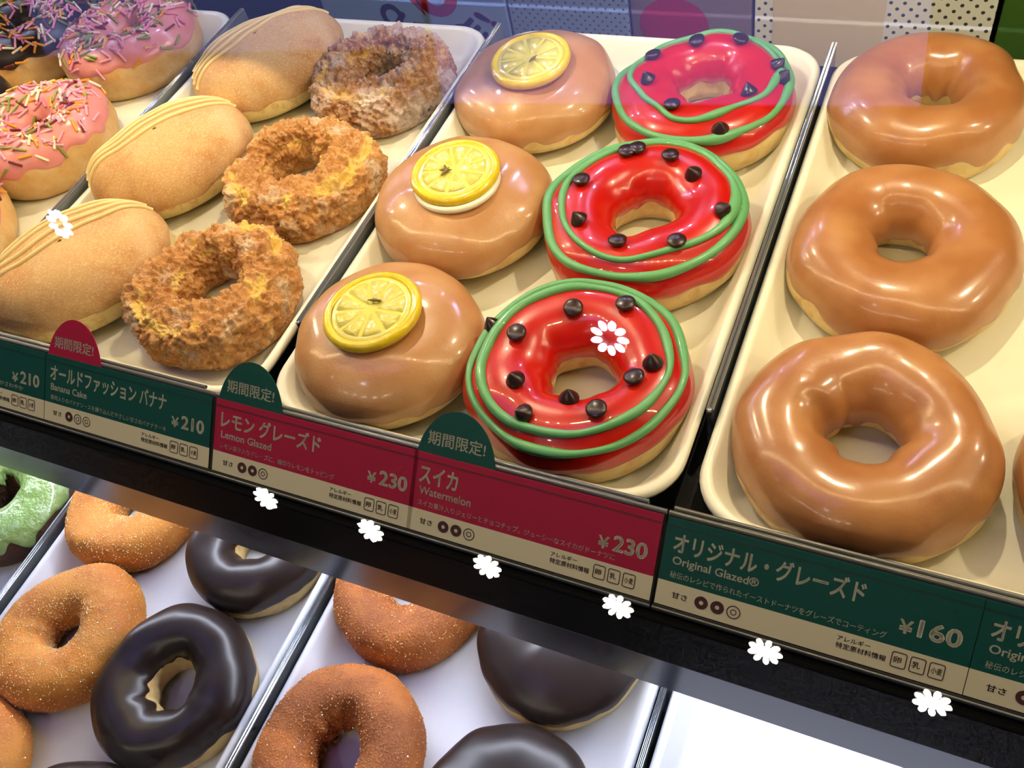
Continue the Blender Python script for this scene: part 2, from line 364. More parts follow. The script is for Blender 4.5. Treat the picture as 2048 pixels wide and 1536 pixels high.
# ------------------------------------------------------------------ doughnut surfaces
def spow(x, e): return np.sign(x) * np.abs(x) ** e
def surface(R, r, H, seed, sx=1, sy=1, e=0.86, rough_r=.03, rough_h=.05, hole=(0, 0), zc=0.42, rot=0.0, fine=0.0, bot=1.3):
    rc, hw = (R + r) / 2, (R - r) / 2
    def f(u, v):
        u, v = np.broadcast_arrays(np.asarray(u, float), np.asarray(v, float))
        c, s = spow(np.cos(v), e), spow(np.sin(v), e)
        q = np.stack([np.cos(u) * 1.3, np.sin(u) * 1.3, np.zeros_like(u)], -1)
        nr = vnoise(q + 3.7, seed) + 0.5 * vnoise(q * 2.1 + 9, seed + 5); nh = vnoise(q + 11.3, seed + 1)
        out = (c + 1) / 2 if r > 0 else np.abs(c)
        rad = rc + hw * c + R * rough_r * nr * out
        if r > 0: rad = rad + r * 0.14 * vnoise(q * 1.6 + 5, seed + 3) * (1 - out)
        top = H * (1 - zc) * (1 + rough_h * nh)
        z = H * zc + np.where(s > 0, top * s, -H * zc * np.minimum(np.abs(s) * bot, 1.0))
        x, y = rad * np.cos(u) * sx, rad * np.sin(u) * sy
        if r > 0: x = x + hole[0] * (1 - out); y = y + hole[1] * (1 - out)
        P = np.stack([x, y, z], -1)
        lump = 0.05 * H * vnoise(P * 0.45 + 20, seed + 7) * (s > -0.3)
        P = P + np.stack([lump * np.cos(v) * np.cos(u), lump * np.cos(v) * np.sin(u), lump * np.clip(s, 0, 1)], -1)
        if fine:
            g = fine * fbm(P * 2.2, 3, seed + 30); P = P + np.stack([g * np.cos(v) * np.cos(u), g * np.cos(v) * np.sin(u), g * s * (s > -.5)], -1)
        P[..., 2] = np.maximum(P[..., 2], 0.0)
        return P
    def nrm(u, v, h=0.02):
        n = np.cross(f(u + h, v) - f(u - h, v), f(u, v + h) - f(u, v - h))
        return n / (np.linalg.norm(n, axis=-1, keepdims=True) + 1e-9)
    f.n = nrm; f.R, f.r, f.H, f.rc, f.hw, f.e = R, r, H, rc, hw, e
    return f
def body(f, name, mat, parent, nu=112, nv=56, ring=True):
    u = np.linspace(0, 2 * math.pi, nu, endpoint=False)[:, None]
    if ring:
        v = np.linspace(0, 2 * math.pi, nv, endpoint=False)[None]; P = f(u, v); F = grid_faces(nu, nv)
    else:
        v = np.linspace(-math.pi / 2, math.pi / 2, nv)[None]; P = f(u, v); F = grid_faces(nu, nv, True, False)
    return mesh_obj(name, P.reshape(-1, 3), F, mat, parent)
def coat(f, name, mat, parent, vb, va, t, seed, wob=.12, wobf=3.0, nu=144, nv=44, drips=None):
    """icing layer over v from vb (outer edge) to va (inner edge), rounded rims."""
    u = np.linspace(0, 2 * math.pi, nu, endpoint=False)[:, None]
    q = np.stack([np.cos(u) * wobf, np.sin(u) * wobf, u * 0], -1)
    b = vb + wob * fbm(q + 31, 2, seed)
    a = va + (wob * .8 * fbm(q + 57, 2, seed + 9) if va > math.pi * .6 else 0)
    k = np.linspace(0, 1, nv)[None]
    v = b + (a - b) * k
    closed = va <= math.pi * .6
    edge = k * np.abs(a - b) if closed else np.minimum(k, 1 - k) * np.abs(a - b)
    off = t * np.sqrt(np.clip(edge / 0.16, 0, 1)) - 0.03 * (edge < 1e-6)
    P = f(u, v) + f.n(u, v) * off[..., None]
    P[..., 2] = np.maximum(P[..., 2], 0.02)
    return mesh_obj(name, P.reshape(-1, 3), grid_faces(nu, nv, True, False), mat, parent)
PI = math.pi
def v_of_rad(f, rad):          # outer-top profile angle of a radius
    c = np.clip((rad - f.rc) / f.hw, -0.999, 0.999); c = np.sign(c) * np.abs(c) ** (1 / f.e)
    return np.arccos(c)
ZF = 0.32                      # tray floor above shelf
def thing(name, x, y, z, rz, label, cat, group): return empty(name, (x, y, z), (0, 0, rz), label, cat, group)

# --- plain glazed rings
def glazed(x, y, R, H, seed, label, hole=(0, 0), rz=0):
    e = thing('glazed_doughnut', x, y, ZF, 0, label, 'doughnut', 'plain glazed rings')
    f = surface(R, 1.42, H, seed, hole=hole, rough_h=.07, rough_r=.035, e=.93)
    body(f, 'dough', M['dough_pale'], e)
    coat(f, 'glaze', M['glaze'], e, -0.04, PI + 0.3, 0.07, seed + 40, wob=.2)
glazed(50.3, 0.43, 5.39, 3.6, 11, 'glazed ring doughnut nearest the front, right behind the green price card', (0.2, 0.2))
glazed(50.1, 11.5, 5.28, 3.5, 23, 'glazed ring doughnut in the middle of the right tray', (0.0, 0.5))
glazed(49.7, 23.1, 5.15, 3.6, 37, 'glazed ring doughnut at the back of the right tray', (0.4, 0.2))
glazed(61.4, 1.0, 5.3, 3.5, 41, 'glazed doughnut cut off by the right picture edge')

# --- lemon
def lemon(x, y, R, H, seed, sxy, label, tilt):
    e = thing('lemon_doughnut', x, y, ZF, 0, label, 'doughnut', 'lemon glazed doughnuts')
    f = surface(R, -R, H, seed, e=0.80, rough_r=.02, rough_h=.0, zc=.40, bot=1.15)
    body(f, 'dough', M['dough_pale'], e, 112, 48, ring=False)
    coat(f, 'glaze', M['lemonglaze'], e, -0.12, PI / 2 - 0.02, 0.08, seed + 3, wob=.12)
    sx, sy = sxy[0] - x, sxy[1] - y
    top = float(f(np.array([math.atan2(sy, sx)]), v_of_rad(f, np.array([max(.3, math.hypot(sx, sy))])))[0, 2]) + 0.08
    if seed == 7:
        tube('cream', [(sx + .2 + 2.25 * math.cos(a), sy - .38 + 2.2 * math.sin(a), top - .02) for a in np.linspace(0, 2 * PI, 36, endpoint=False)], 0.2, M['cream_dot'], e, closed=True)
    R2 = 2.42; n = 48
    rot = Matrix.Rotation(seed * 0.7, 4, 'Z'); T = Matrix.Translation(Vector((sx, sy, top - 0.10))) @ Matrix.Rotation(tilt[0], 4, 'X') @ Matrix.Rotation(tilt[1], 4, 'Y') @ rot @ Matrix.Diagonal((1.02, 1.02, 1.45, 1))
    prof = [(0.05, 0.10), (R2 - .2, 0.08), (R2 - .02, .16), (R2 + .05, 0.32), (R2 - .04, .46), (R2 - .2, 0.52), (R2 - .34, .50), (R2 - .42, .44)]
    V = [T @ Vector((r * math.cos(2 * PI * k / n) * (1 + .02 * math.sin(2 * 2 * PI * k / n)), r * math.sin(2 * PI * k / n), z)) for r, z in prof for k in range(n)]
    s = mesh_obj('lemon_slice', V, [(j * n + k, j * n + (k + 1) % n, (j + 1) * n + (k + 1) % n, (j + 1) * n + k) for j in range(len(prof) - 1) for k in range(n)] + [tuple(range(n))], M['rind'], e)
    s['label'] = 'thin yellow lemon slice'
    prof = [(R2 - .40, .40), (R2 - .46, .47), (R2 - .75, .47), (0.02, .44)]
    V = [T @ Vector((r * math.cos(2 * PI * k / n), r * math.sin(2 * PI * k / n), z)) for r, z in prof for k in range(n)]
    mesh_obj('pith', V, [(j * n + k, j * n + (k + 1) % n, (j + 1) * n + (k + 1) % n, (j + 1) * n + k) for j in range(3) for k in range(n)], M['pith'], s)
    ns = 9
    for i in range(ns):
        a0, a1 = 2 * PI * (i + .06) / ns, 2 * PI * (i + .94) / ns; am = (a0 + a1) / 2
        pts = [(0.28, am)] + [(R2 - .66, a0 + (a1 - a0) * k / 5) for k in range(6)]
        P = [(r * math.cos(a), r * math.sin(a)) for r, a in pts]; cx, cy = np.mean(P, 0)
        V = [T @ Vector((px, py, .43)) for px, py in P] + [T @ Vector((cx + (px - cx) * .86, cy + (py - cy) * .86, .53)) for px, py in P] + [T @ Vector((cx, cy, .55))]
        m = len(P)
        mesh_obj('segment', V, [(k, (k + 1) % m, m + (k + 1) % m, m + k) for k in range(m)] + [(m + k, m + (k + 1) % m, 2 * m) for k in range(m)], M['flesh'], s)
    for i in range(3 if seed % 2 else 1):
        a = 0.5 + i * 1.1
        P = [T @ Vector((0.2 * i + .12 * math.cos(a) + q * .35 * math.cos(a), -.5 + q * .35 * math.sin(a) + .1, .56)) for q in (-1, -.3, .3, 1)]
        tube('core_hollow', [tuple(p) for p in P], np.array([.03, .09, .08, .02]), M['seed'], s, sides=6)
lemon(27.24, 0.23, 4.95, 4.0, 4, (27.35, 0.15), 'lemon glazed doughnut at the front, pale lemon slice on top', (0.02, -.02))
lemon(27.02, 10.56, 5.08, 4.1, 7, (27.2, 10.35), 'lemon glazed doughnut in the middle, white cream beneath its lemon slice', (0.03, .02))
lemon(27.11, 21.39, 5.1, 3.9, 10, (27.4, 20.9), 'lemon glazed doughnut at the back of its row, touching the tray end', (0.05, 0.0))

# --- watermelon
def chip_mesh():
    n = 14; prof = [(0.30, 0.0), (0.40, 0.06), (0.39, 0.14), (0.24, 0.34), (0.10, 0.50), (0.02, 0.58)]
    V = [(r * math.cos(2 * PI * k / n), r * math.sin(2 * PI * k / n), z) for r, z in prof for k in range(n)]
    F = [(j * n + k, j * n + (k + 1) % n, (j + 1) * n + (k + 1) % n, (j + 1) * n + k) for j in range(len(prof) - 1) for k in range(n)]
    F += [tuple(range(n))[::-1], tuple((len(prof) - 1) * n + k for k in range(n))]
    return V, F
CHV, CHF = chip_mesh(); chip_me = None
def wm(x, y, R, H, seed, chips, loops, hole, label, blobs=()):
    global chip_me
    e = thing('watermelon_doughnut', x, y, ZF, 0, label, 'doughnut', 'red watermelon doughnuts')
    f = surface(R, 1.6, H, seed, hole=hole, rough_r=.02, rough_h=.04, e=.9)
    body(f, 'dough', M['dough_pale'], e)
    coat(f, 'icing', M['redicing'], e, 0.10, PI + 0.02, 0.11, seed + 40, wob=.12, wobf=2.0)
    g = lambda u, rad: f(u, v_of_rad(f, rad)) + f.n(u, v_of_rad(f, rad)) * 0.17
    for k, (rad, ox, oy, wob, wd) in enumerate(loops):
        u = np.linspace(0, 2 * PI, 110, endpoint=False)
        q = np.stack([np.cos(u) * 1.6, np.sin(u) * 1.6, u * 0 + k * 7], -1)
        rr = rad * R + ox * np.cos(u) + oy * np.sin(u) + wob * vnoise(q + 3, seed + 60 + k)
        P = g(u, np.clip(rr, 2, R * .985))
        wdt = wd * (1 + .28 * vnoise(q * 1.3 + 40, seed + k))
        for (ub, amp, sg) in blobs: wdt = wdt * (1 + amp * np.exp(-((np.angle(np.exp(1j * (u - ub)))) / sg) ** 2))
        tube('piping', P, wdt, M['piping'], e, closed=True, sides=10)
    random.seed(seed)
    for (cx, cy, up) in chips:
        dx, dy = cx - x, cy - y; u = np.array([math.atan2(dy, dx)]); rad = np.array([np.clip(math.hypot(dx, dy), 2.2, R * .95)])
        v = v_of_rad(f, rad); P = f(u, v)[0]; N = Vector(f.n(u, v)[0])
        if chip_me is None:
            o = mesh_obj('chocolate_chip', CHV, CHF, M['chip'], e); chip_me = o.data
        else: o = link(bpy.data.objects.new('chocolate_chip', chip_me), e)
        if up: rot = N.to_track_quat('Z', 'Y').to_matrix().to_4x4() @ Matrix.Rotation(random.uniform(-.5, .5), 4, 'X') @ Matrix.Scale(1.2, 4); off = 0.10
        else: rot = (-N).to_track_quat('Z', 'Y').to_matrix().to_4x4() @ Matrix.Rotation(random.uniform(-.2, .2), 4, 'X') @ Matrix.Scale(1.2, 4); off = 0.48
        o.matrix_local = Matrix.Translation((Vector(P) + N * off) * S) @ rot
fc = [(36.44, 3.32, 0), (38.89, 4.04, 0), (34.35, 1.18, 0), (41.0, 1.0, 1), (40.5, 0.03, 0), (35.38, -1.47, 1), (38.0, -1.7, 1), (36.55, -2.93, 1), (39.55, -2.08, 0), (33.0, 1.6, 1)]
mc = [(33.93, 11.78, 0), (35.57, 14.48, 0), (36.1, 14.8, 0), (38.01, 14.48, 0), (39.56, 13.42, 1), (41.54, 10.93, 1), (34.83, 8.92, 1), (37.31, 7.84, 0), (40.09, 8.34, 0)]
bc = [(34.21, 23.15, 0), (36.5, 24.66, 0), (38.97, 24.93, 0), (41.47, 23.12, 1), (34.73, 20.52, 1), (36.79, 18.45, 0), (40.63, 20.24, 1), (39.81, 17.6, 1), (42.0, 22.3, 1)]
wm(37.54, 0.62, 5.32, 3.35, 3, fc, [(0.80, 0, 0, .10, .21), (0.90, 0.05, -.08, .10, .22)], (.2, 0), 'front watermelon doughnut, two even green icing loops, behind the red price card')
wm(37.34, 11.19, 5.45, 3.4, 5, mc, [(0.80, 0.16, .2, .14, .18), (0.90, 0.0, -.05, .14, .23)], (-.1, .2), 'middle watermelon doughnut, green loops merging thick at its right side', [(0.15, .7, .35)])
wm(37.63, 21.65, 5.25, 3.3, 9, bc, [(0.78, 0.15, .3, .26, .17), (0.90, 0.0, 0, .22, .20)], (-.1, .9), 'back watermelon doughnut, uneven green loops, nearest the tray end', [(0.12, .7, .3), (-1.1, .45, .2)])

# --- craggy old-fashioned rings
def craggy(x, y, R, H, seed, mat, label, hole=(0, 0), sx=1, sy=1, rz=0):
    e = thing('craggy_doughnut', x, y, ZF, rz, label, 'doughnut', 'craggy old-fashioned rings')
    f = surface(R * .93, 1.75, H * .95, seed, sx, sy, hole=hole, rough_r=.05, rough_h=.10, e=.8, zc=.40)
    nu, nv = 380, 190
    u = np.linspace(0, 2 * PI, nu, endpoint=False)[:, None] + np.zeros((1, nv)); v = np.linspace(0, 2 * PI, nv, endpoint=False)[None] + np.zeros((nu, 1))
    P = f(u, v); N = f.n(u, v)
    s = np.sin(v)
    crack = np.exp(-((v - (1.05 + .35 * vnoise(np.stack([np.cos(u) * 1.5, np.sin(u) * 1.5, u * 0], -1), seed + 2))) / 0.30) ** 2)
    crack2 = np.exp(-((v - (2.5 + .3 * vnoise(np.stack([np.cos(u) * 1.8, np.sin(u) * 1.8, u * 0 + 3], -1), seed + 4))) / 0.14) ** 2) * .7
    brk = np.clip(.5 + 1.3 * vnoise(np.stack([np.cos(u) * 2.2, np.sin(u) * 2.2, u * 0 + 8], -1), seed + 6), 0, 1)
    crack = np.clip(crack * brk + crack2 * (1 - brk * .5), 0, 1)
    rid = 1 - np.abs(fbm(P * 0.9, 4, seed + 11)) * 2
    d = 0.16 * rid + 0.17 * fbm(P * 1.5, 3, seed + 21) + 0.14 * fbm(P * 4.0, 4, seed + 31) + 0.05 * vnoise(P * 9, seed + 41)
    wgt = np.clip((s + .75) * 1.4, 0.08, 1)
    P = P + N * ((d - 0.26 * crack) * wgt)[..., None]
    P[..., 2] = np.maximum(P[..., 2], 0.0)
    cr = np.clip(crack + .35 * fbm(P * 1.5, 3, seed + 51) * (s > -.2) + .12 * (s < -.55), 0, 1)
    mesh_obj('crust', P.reshape(-1, 3), grid_faces(nu, nv), mat, e, attr=cr.reshape(-1))
craggy(14.99, 1.29, 5.2, 3.3, 61, M['of'], 'craggy brown ring doughnut nearest the price cards', (0, .3))
craggy(15.21, 11.37, 5.2, 3.2, 71, M['of'], 'craggy golden ring doughnut in the middle of its column', (-.6, .3))
craggy(15.71, 21.51, 5.15, 3.3, 83, M['of_sugar'], 'craggy ring doughnut at the back, whitish with sugar', (-.2, .5))

# --- banana buns
def banana(x, y, a, ratio, H, ang, seed, label):
    e = thing('banana_bun', x, y, ZF, ang, label, 'doughnut', 'oval banana cream buns')
    f = surface(a, -a, H, seed, 1, ratio, e=.82, rough_r=.015, rough_h=0, zc=.34, bot=1.1)
    body(f, 'bun', M['banana_side'], e, 112, 48, ring=False)
    coat(f, 'crust', M['banana_top'], e, 0.02, PI / 2 - .01, .09, seed + 2, wob=.07, nu=160, nv=50)
    for k, off in enumerate((0.08, 0.26, 0.43, 0.59)):
        xs = np.linspace(-.93, .93, 50); P = []
        for t in xs:
            px = t * a * math.sqrt(max(0.02, 1 - (off * .9) ** 2)); py = off * ratio * a * (1 - .25 * t * t) + .06 * math.sin(7 * t + k)
            u = math.atan2(py / ratio, px); rad = min(math.hypot(px, py / ratio), a * .985)
            vv = v_of_rad(f, np.array([rad])); P.append((f(np.array([u]), vv) + f.n(np.array([u]), vv) * .13)[0])
        tube('drizzle', P, .13, M['drizzle'], e, sides=8)
banana(5.57, 0.75, 5.65, .78, 4.4, math.radians(58), 6, 'oval banana bun at the front with four pale icing lines')
banana(5.20, 10.86, 5.55, .78, 4.4, math.radians(58), 12, 'oval banana bun in the middle, torn pale seam on its near side')
banana(6.46, 21.3, 5.75, .77, 4.5, math.radians(60), 18, 'oval banana bun at the back, in shade')

# --- sprinkle rings
spr_me = []
def sprinkle_meshes():
    n = 6; prof = [(0.0, -.46), (.07, -.452), (.092, -.41), (.092, .41), (.07, .452), (0.0, .46)]
    for m in SPR:
        V = [(z, r * math.cos(2 * PI * k / n), r * math.sin(2 * PI * k / n)) for r, z in prof for k in range(n)]
        F = [(j * n + k, j * n + (k + 1) % n, (j + 1) * n + (k + 1) % n, (j + 1) * n + k) for j in range(len(prof) - 1) for k in range(n)]
        me = bpy.data.meshes.new('sprinkle'); me.from_pydata([tuple(c * S for c in v) for v in V], [], F); me.materials.append(m); spr_me.append(me)
sprinkle_meshes()
def sprinkled(x, y, R, H, seed, icing, label, count, spread=.95):
    e = thing('sprinkle_doughnut', x, y, ZF, 0, label, 'doughnut', 'sprinkled ring doughnuts')
    f = surface(R, 1.3, H, seed, rough_r=.03, rough_h=.06)
    body(f, 'dough', M['dough'], e)
    coat(f, 'icing', icing, e, .25, PI + .1, .09, seed + 40, wob=.2)
    rng = random.Random(seed)
    for i in range(count):
        u = rng.uniform(0, 2 * PI); v = PI / 2 + max(-1.15, min(1.25, rng.gauss(-.08, .5)))
        ua, va = np.array([u]), np.array([v]); P = Vector(f(ua, va)[0]); N = Vector(f.n(ua, va)[0])
        q = N.to_track_quat('Z', 'Y').to_matrix().to_4x4()
        o = link(bpy.data.objects.new('sprinkle', rng.choices(spr_me, (4, 3, 3, 3, 1.5, 4))[0]), e)
        o.matrix_local = Matrix.Translation((P + N * rng.uniform(.12, .22)) * S) @ q @ Matrix.Rotation(rng.uniform(0, 2 * PI), 4, 'Z') @ Matrix.Rotation(rng.uniform(-.22, .22), 4, 'Y')
sprinkled(-7.96, 22.8, 5.45, 3.8, 101, M['pinkicing'], 'pink iced sprinkle doughnut at the back of the left tray', 290)
sprinkled(-7.22, 11.38, 5.16, 3.8, 113, M['pinkicing'], 'pink iced sprinkle doughnut in the middle of the left tray', 290)
sprinkled(-8.3, 1.2, 5.1, 3.7, 127, M['pinkicing'], 'pink sprinkle doughnut cut off by the left edge, at the front', 130)
sprinkled(-18.6, 22.4, 5.4, 3.8, 139, M['chocicing'], 'dark chocolate sprinkle doughnut at the back left corner', 295)
sprinkled(-18.0, 12.2, 5.1, 3.7, 149, M['chocicing'], 'dark chocolate sprinkle doughnut barely seen at the left edge', 170)

# --- lower shelf
LF = LZ + ZF
def lower(name, x, y, R, H, seed, label, cat_mat, group, ic=None, r=1.3, hole=(0, 0), sx=1, sy=1, rz=0):
    e = thing(name, x, y, LF, rz, label, 'doughnut', group)
    f = surface(R, r, H, seed, sx, sy, hole=hole, rough_r=.04, rough_h=.06, e=.86, fine=.03 if ic is None else 0)
    body(f, 'dough', cat_mat, e, 128, 64, ring=r > 0)
    if name == 'sugared_doughnut': grains(e, f, M['grain'], seed)
    if name == 'cinnamon_doughnut': grains(e, f, M['grain_brown'], seed)
    if ic is not None: coat(f, 'icing', ic[0], e, ic[1], ic[2], ic[3], seed + 40, wob=ic[4])
    return e, f
M['grain'] = pmat('sugar_grain', (250, 214, 150), 0.2, coat=.5)
M['grain_brown'] = pmat('cinnamon_sugar_grain', (222, 160, 96), 0.2, coat=.5)
def grains(e, f, mat, seed, count=2600):
    rng = np.random.default_rng(seed)
    u = rng.uniform(0, 2 * PI, count); v = rng.uniform(-.7, PI + .6, count)
    P = f(u, v) + f.n(u, v) * .012
    A = rng.normal(size=(count, 3)); A /= np.linalg.norm(A, axis=1)[:, None]
    B = np.cross(A, rng.normal(size=(count, 3))); B /= np.linalg.norm(B, axis=1)[:, None]; D = np.cross(A, B)
    h = rng.uniform(.018, .036, count)[:, None]
    V = np.stack([P + h * (sa * A + sb * B + sd * D) for sa in (-1, 1) for sb in (-1, 1) for sd in (-1, 1)], 1).reshape(-1, 3)
    Q = np.array([(0, 1, 3, 2), (4, 6, 7, 5), (0, 4, 5, 1), (2, 3, 7, 6), (0, 2, 6, 4), (1, 5, 7, 3)])
    F = (Q[None] + 8 * np.arange(count)[:, None, None]).reshape(-1, 4)
    o = mesh_obj('sugar_grains', V, F, mat, e, smooth=False); o['kind'] = 'stuff'
GA, GB = 'golden sugared rings on the lower shelf', 'chocolate iced doughnuts on the lower shelf'
lower('sugared_doughnut', 3.2, -6.6, 4.75, 3.5, 201, 'golden sugared ring half hidden under the black shelf edge', M['sugarA'], GA, hole=(.3, .4))
lower('sugared_doughnut', 4.9, -16.1, 5.0, 3.4, 207, 'golden sugared ring wholly in view at the lower left', M['sugarA'], GA, r=1.15, hole=(-.1, .1), sx=.96, sy=1.05, rz=-.5)
lower('sugared_doughnut', 3.2, -26.1, 5.0, 3.4, 211, 'golden sugared ring cut off at the bottom left corner', M['sugarA'], GA)
lower('cinnamon_doughnut', 26.1, -6.0, 4.85, 3.5, 221, 'cinnamon sugar ring partly under the black shelf edge', M['sugarB'], 'brown cinnamon sugar rings', hole=(0, .2))
lower('cinnamon_doughnut', 26.6, -16.2, 5.0, 3.5, 227, 'cinnamon sugar ring cut off by the bottom picture edge', M['sugarB'], 'brown cinnamon sugar rings', r=1.5)
CI = (M['chocicing'], .0, PI - .3, .09, .12)
lower('chocolate_ring', 14.45, -6.4, 4.75, 3.5, 231, 'chocolate iced ring half hidden under the shelf edge', M['dough_pale'], GB, CI)
lower('chocolate_ring', 14.5, -16.4, 5.05, 3.5, 239, 'chocolate iced ring wholly in view with pale hole', M['dough_pale'], GB, CI, r=1.55, hole=(.2, -.1))
lower('chocolate_ring', 14.0, -26.7, 5.0, 3.5, 241, 'chocolate iced ring barely showing at the bottom edge', M['dough_pale'], GB, CI)
CS = (M['chocicing'], .12, PI / 2 - .02, .09, .08)
lower('chocolate_shell', 36.5, -6.0, 4.95, 3.3, 251, 'flat-topped chocolate shell doughnut under the shelf edge', M['dough_pale'], GB, CS, r=-4.95)
lower('chocolate_shell', 37.2, -15.9, 4.8, 3.6, 257, 'domed chocolate shell doughnut at the bottom edge', M['dough_pale'], GB, CS, r=-4.8)
e, f = lower('green_frosted_doughnut', -7.2, -9.0, 5.1, 3.5, 263, 'dark cocoa ring with pale green frosting at the left edge', M['cocoa'], None, (M['matcha'], .55, PI - .45, .22, .6))

# ------------------------------------------------------------------ price cards and their holders
TH = math.atan2(2.55, 2.5); CW, CHT = 11.05, 3.57
TB = (-8.95, 2.0)              # bottom edge of the cards (y, z)
def text_mesh(body_txt, size, bold=0.0):
    cu = bpy.data.curves.new('t', 'FONT'); cu.body = body_txt; cu.size = size; cu.resolution_u = 3
    o = bpy.data.objects.new('t', cu); C.objects.link(o)
    bpy.context.view_layer.update()
    me = bpy.data.meshes.new_from_object(o.evaluated_get(bpy.context.evaluated_depsgraph_get()))
    bpy.data.objects.remove(o); bpy.data.curves.remove(cu)
    if bold:
        bm = bmesh.new(); bm.from_mesh(me); g = list(bm.verts) + list(bm.edges) + list(bm.faces); b = bold * size
        for k in range(6):
            d = bmesh.ops.duplicate(bm, geom=g)
            bmesh.ops.translate(bm, verts=[v for v in d['geom'] if isinstance(v, bmesh.types.BMVert)], vec=(b * math.cos(k * PI / 3), b * math.sin(k * PI / 3), 0))
        bm.to_mesh(me); bm.free()
    return me
def lettering(parent, txt, x, y, h, mat, width=None, bold=.012, z=.045, name='lettering', align='L'):
    """x, y = lower left of the line in card cm, h = glyph height, width = line width."""
    me = text_mesh(txt, 1.0, bold); n = len(me.vertices)
    co = np.empty(n * 3); me.vertices.foreach_get('co', co); co = co.reshape(-1, 3)
    lo, hi = co.min(0), co.max(0)
    sy = h / max(1e-6, hi[1] - lo[1]); sx = (width / (hi[0] - lo[0])) if width else sy
    co[:, 0] = (co[:, 0] - lo[0]) * sx + x - ((hi[0] - lo[0]) * sx if align == 'R' else 0); co[:, 1] = (co[:, 1] - lo[1]) * sy + y; co[:, 2] = z
    me.vertices.foreach_set('co', (co * S).ravel()); me.name = name; me.materials.clear(); me.materials.append(mat); me.update()
    return link(bpy.data.objects.new(name, me), parent)
def ring_flat(name, parent, cx, cy, ro, ri, mat, z=.05, n=28):
    V = [(cx + r * math.cos(2 * PI * k / n), cy + r * math.sin(2 * PI * k / n), z) for r in (ro, ri) for k in range(n)]
    return mesh_obj(name, V, [(k, (k + 1) % n, n + (k + 1) % n, n + k) for k in range(n)], mat, parent, smooth=False)
def frame_flat(name, parent, x, y, w_, h_, t, mat, z=.05):
    a = rrect(x, x + w_, y, y + h_, .09, 4); b = rrect(x + t, x + w_ - t, y + t, y + h_ - t, .06, 4); n = len(a)
    return mesh_obj(name, [(p[0], p[1], z) for p in a + b], [(k, (k + 1) % n, n + (k + 1) % n, n + k) for k in range(n)], mat, parent, smooth=False)
def price_card(x, colour, title, tw, th, english, ew, sub, sw, price, filled, label, badge=None):
    e = empty('price_card', (x, TB[0], TB[1]), (TH, 0, 0), label, 'price tag', 'price cards along the shelf front')
    bandh = 1.02
    box_obj('card', (0, bandh, 0), (CW, CHT, 0.035), M[colour], e)
    box_obj('cream_band', (0, 0, 0), (CW, bandh, 0.035), M['cream'], e)
    box_obj('fold_line', (0, CHT - .36, .035), (CW, CHT - .28, .045), M[colour + 'line'], e)
    if title: lettering(e, title, .36, 2.22, th, M['ink_pale'], tw, .022)
    if english: lettering(e, english, .42, 1.72 if 'g' not in english else 1.66, .36 if 'g' not in english else .44, M['ink_pale'], ew, .016)
    if sub: lettering(e, sub[0], sub[1], 1.2, .27, M['ink_pale'], sw, .006)
    lettering(e, '¥', CW - 2.42, 1.58, .52, M['ink_pale'], .46, .024)
    lettering(e, price, CW - .38, 1.58, .68, M['ink_pale'], 1.42, .028, align='R')
    lettering(e, '甘さ', .62, .40, .26, M['ink_brown'], .62, .018)
    for k in range(3):
        cx = 1.78 + .62 * k
        if k < filled: ring_flat('sweetness_mark', e, cx, .53, .26, .085, M['ink_brown'])
        else:
            o = ring_flat('sweetness_mark', e, cx, .53, .265, .225, M['ink_brown']); ring_flat('inner_ring', o, cx, .53, .12, .085, M['ink_brown'])
    lettering(e, 'アレルギー', 6.75, .66, .20, M['ink_brown'], 1.15, .012)
    lettering(e, '特定原材料情報', 6.75, .36, .23, M['ink_brown'], 1.72, .014)
    for k, tx in enumerate(('卵', '乳', '小麦')):
        o = frame_flat('allergy_mark', e, 8.62 + .62 * k, .26, .52, .60, .035, M['ink_brown'])
        lettering(o, tx, 8.70 + .62 * k, .44, .25, M['ink_brown'], .36 if len(tx) > 1 else .27, .012, z=.05)
    if badge:
        n = 30; r = 1.9; cx = .05 + r
        out = [(cx + r * math.cos(a), CHT - .55 + 2.15 * 1.22 * math.sin(a)) for a in np.linspace(0, PI, n)]
        V = [(px, py, z) for z in (-.05, -.012) for px, py in out]
        F = [tuple(range(n))[::-1], tuple(n + k for k in range(n))] + [(k, k + 1, n + k + 1, n + k) for k in range(n - 1)]
        b = mesh_obj('badge', V, F, M[badge], e, smooth=False); b['label'] = 'half-round limited time badge'
        lettering(b, '期間限定!', .55, CHT + .42, .62, M['ink_pale'], 2.72, .012, z=0.0)
x0 = 10.85
price_card(x0 - CW - .05, 'green', None, 0, 0, None, 0, ('パウダーがさわやか', 6.2), 3.3, '210', 1, 'green price card cut off by the left edge, priced 210 yen')
price_card(x0, 'green', 'オールドファッション バナナ', 7.9, .86, 'Banana Cake', 2.55, ('果肉入りのバナナソースを練り込んだやさしい甘さのバナナケーキ', .42), 7.9, '210', 1, 'green price card reading Banana Cake with a red badge', 'red')
price_card(22.15, 'red', 'レモン グレーズド', 5.7, .84, 'Lemon Glazed', 2.95, ('レモン果汁入りグレーズに、輪切りレモンをトッピング', .42), 6.5, '230', 2, 'red price card reading Lemon Glazed with a green badge', 'green')
price_card(33.0, 'red', 'スイカ', 1.85, .82, 'Watermelon', 2.5, ('スイカ果汁入りジェリーとチョコチップ。ジューシーなスイカがドーナツに', .42), 9.0, '230', 2, 'red price card reading Watermelon with a green badge', 'green')
price_card(44.25, 'green', 'オリジナル・グレーズド', 7.0, .84, 'Original Glazed®', 3.3, ('秘伝のレシピで作られたイーストドーナツをグレーズでコーティング', .42), 7.9, '160', 2, 'green price card reading Original Glazed, wholly in view')
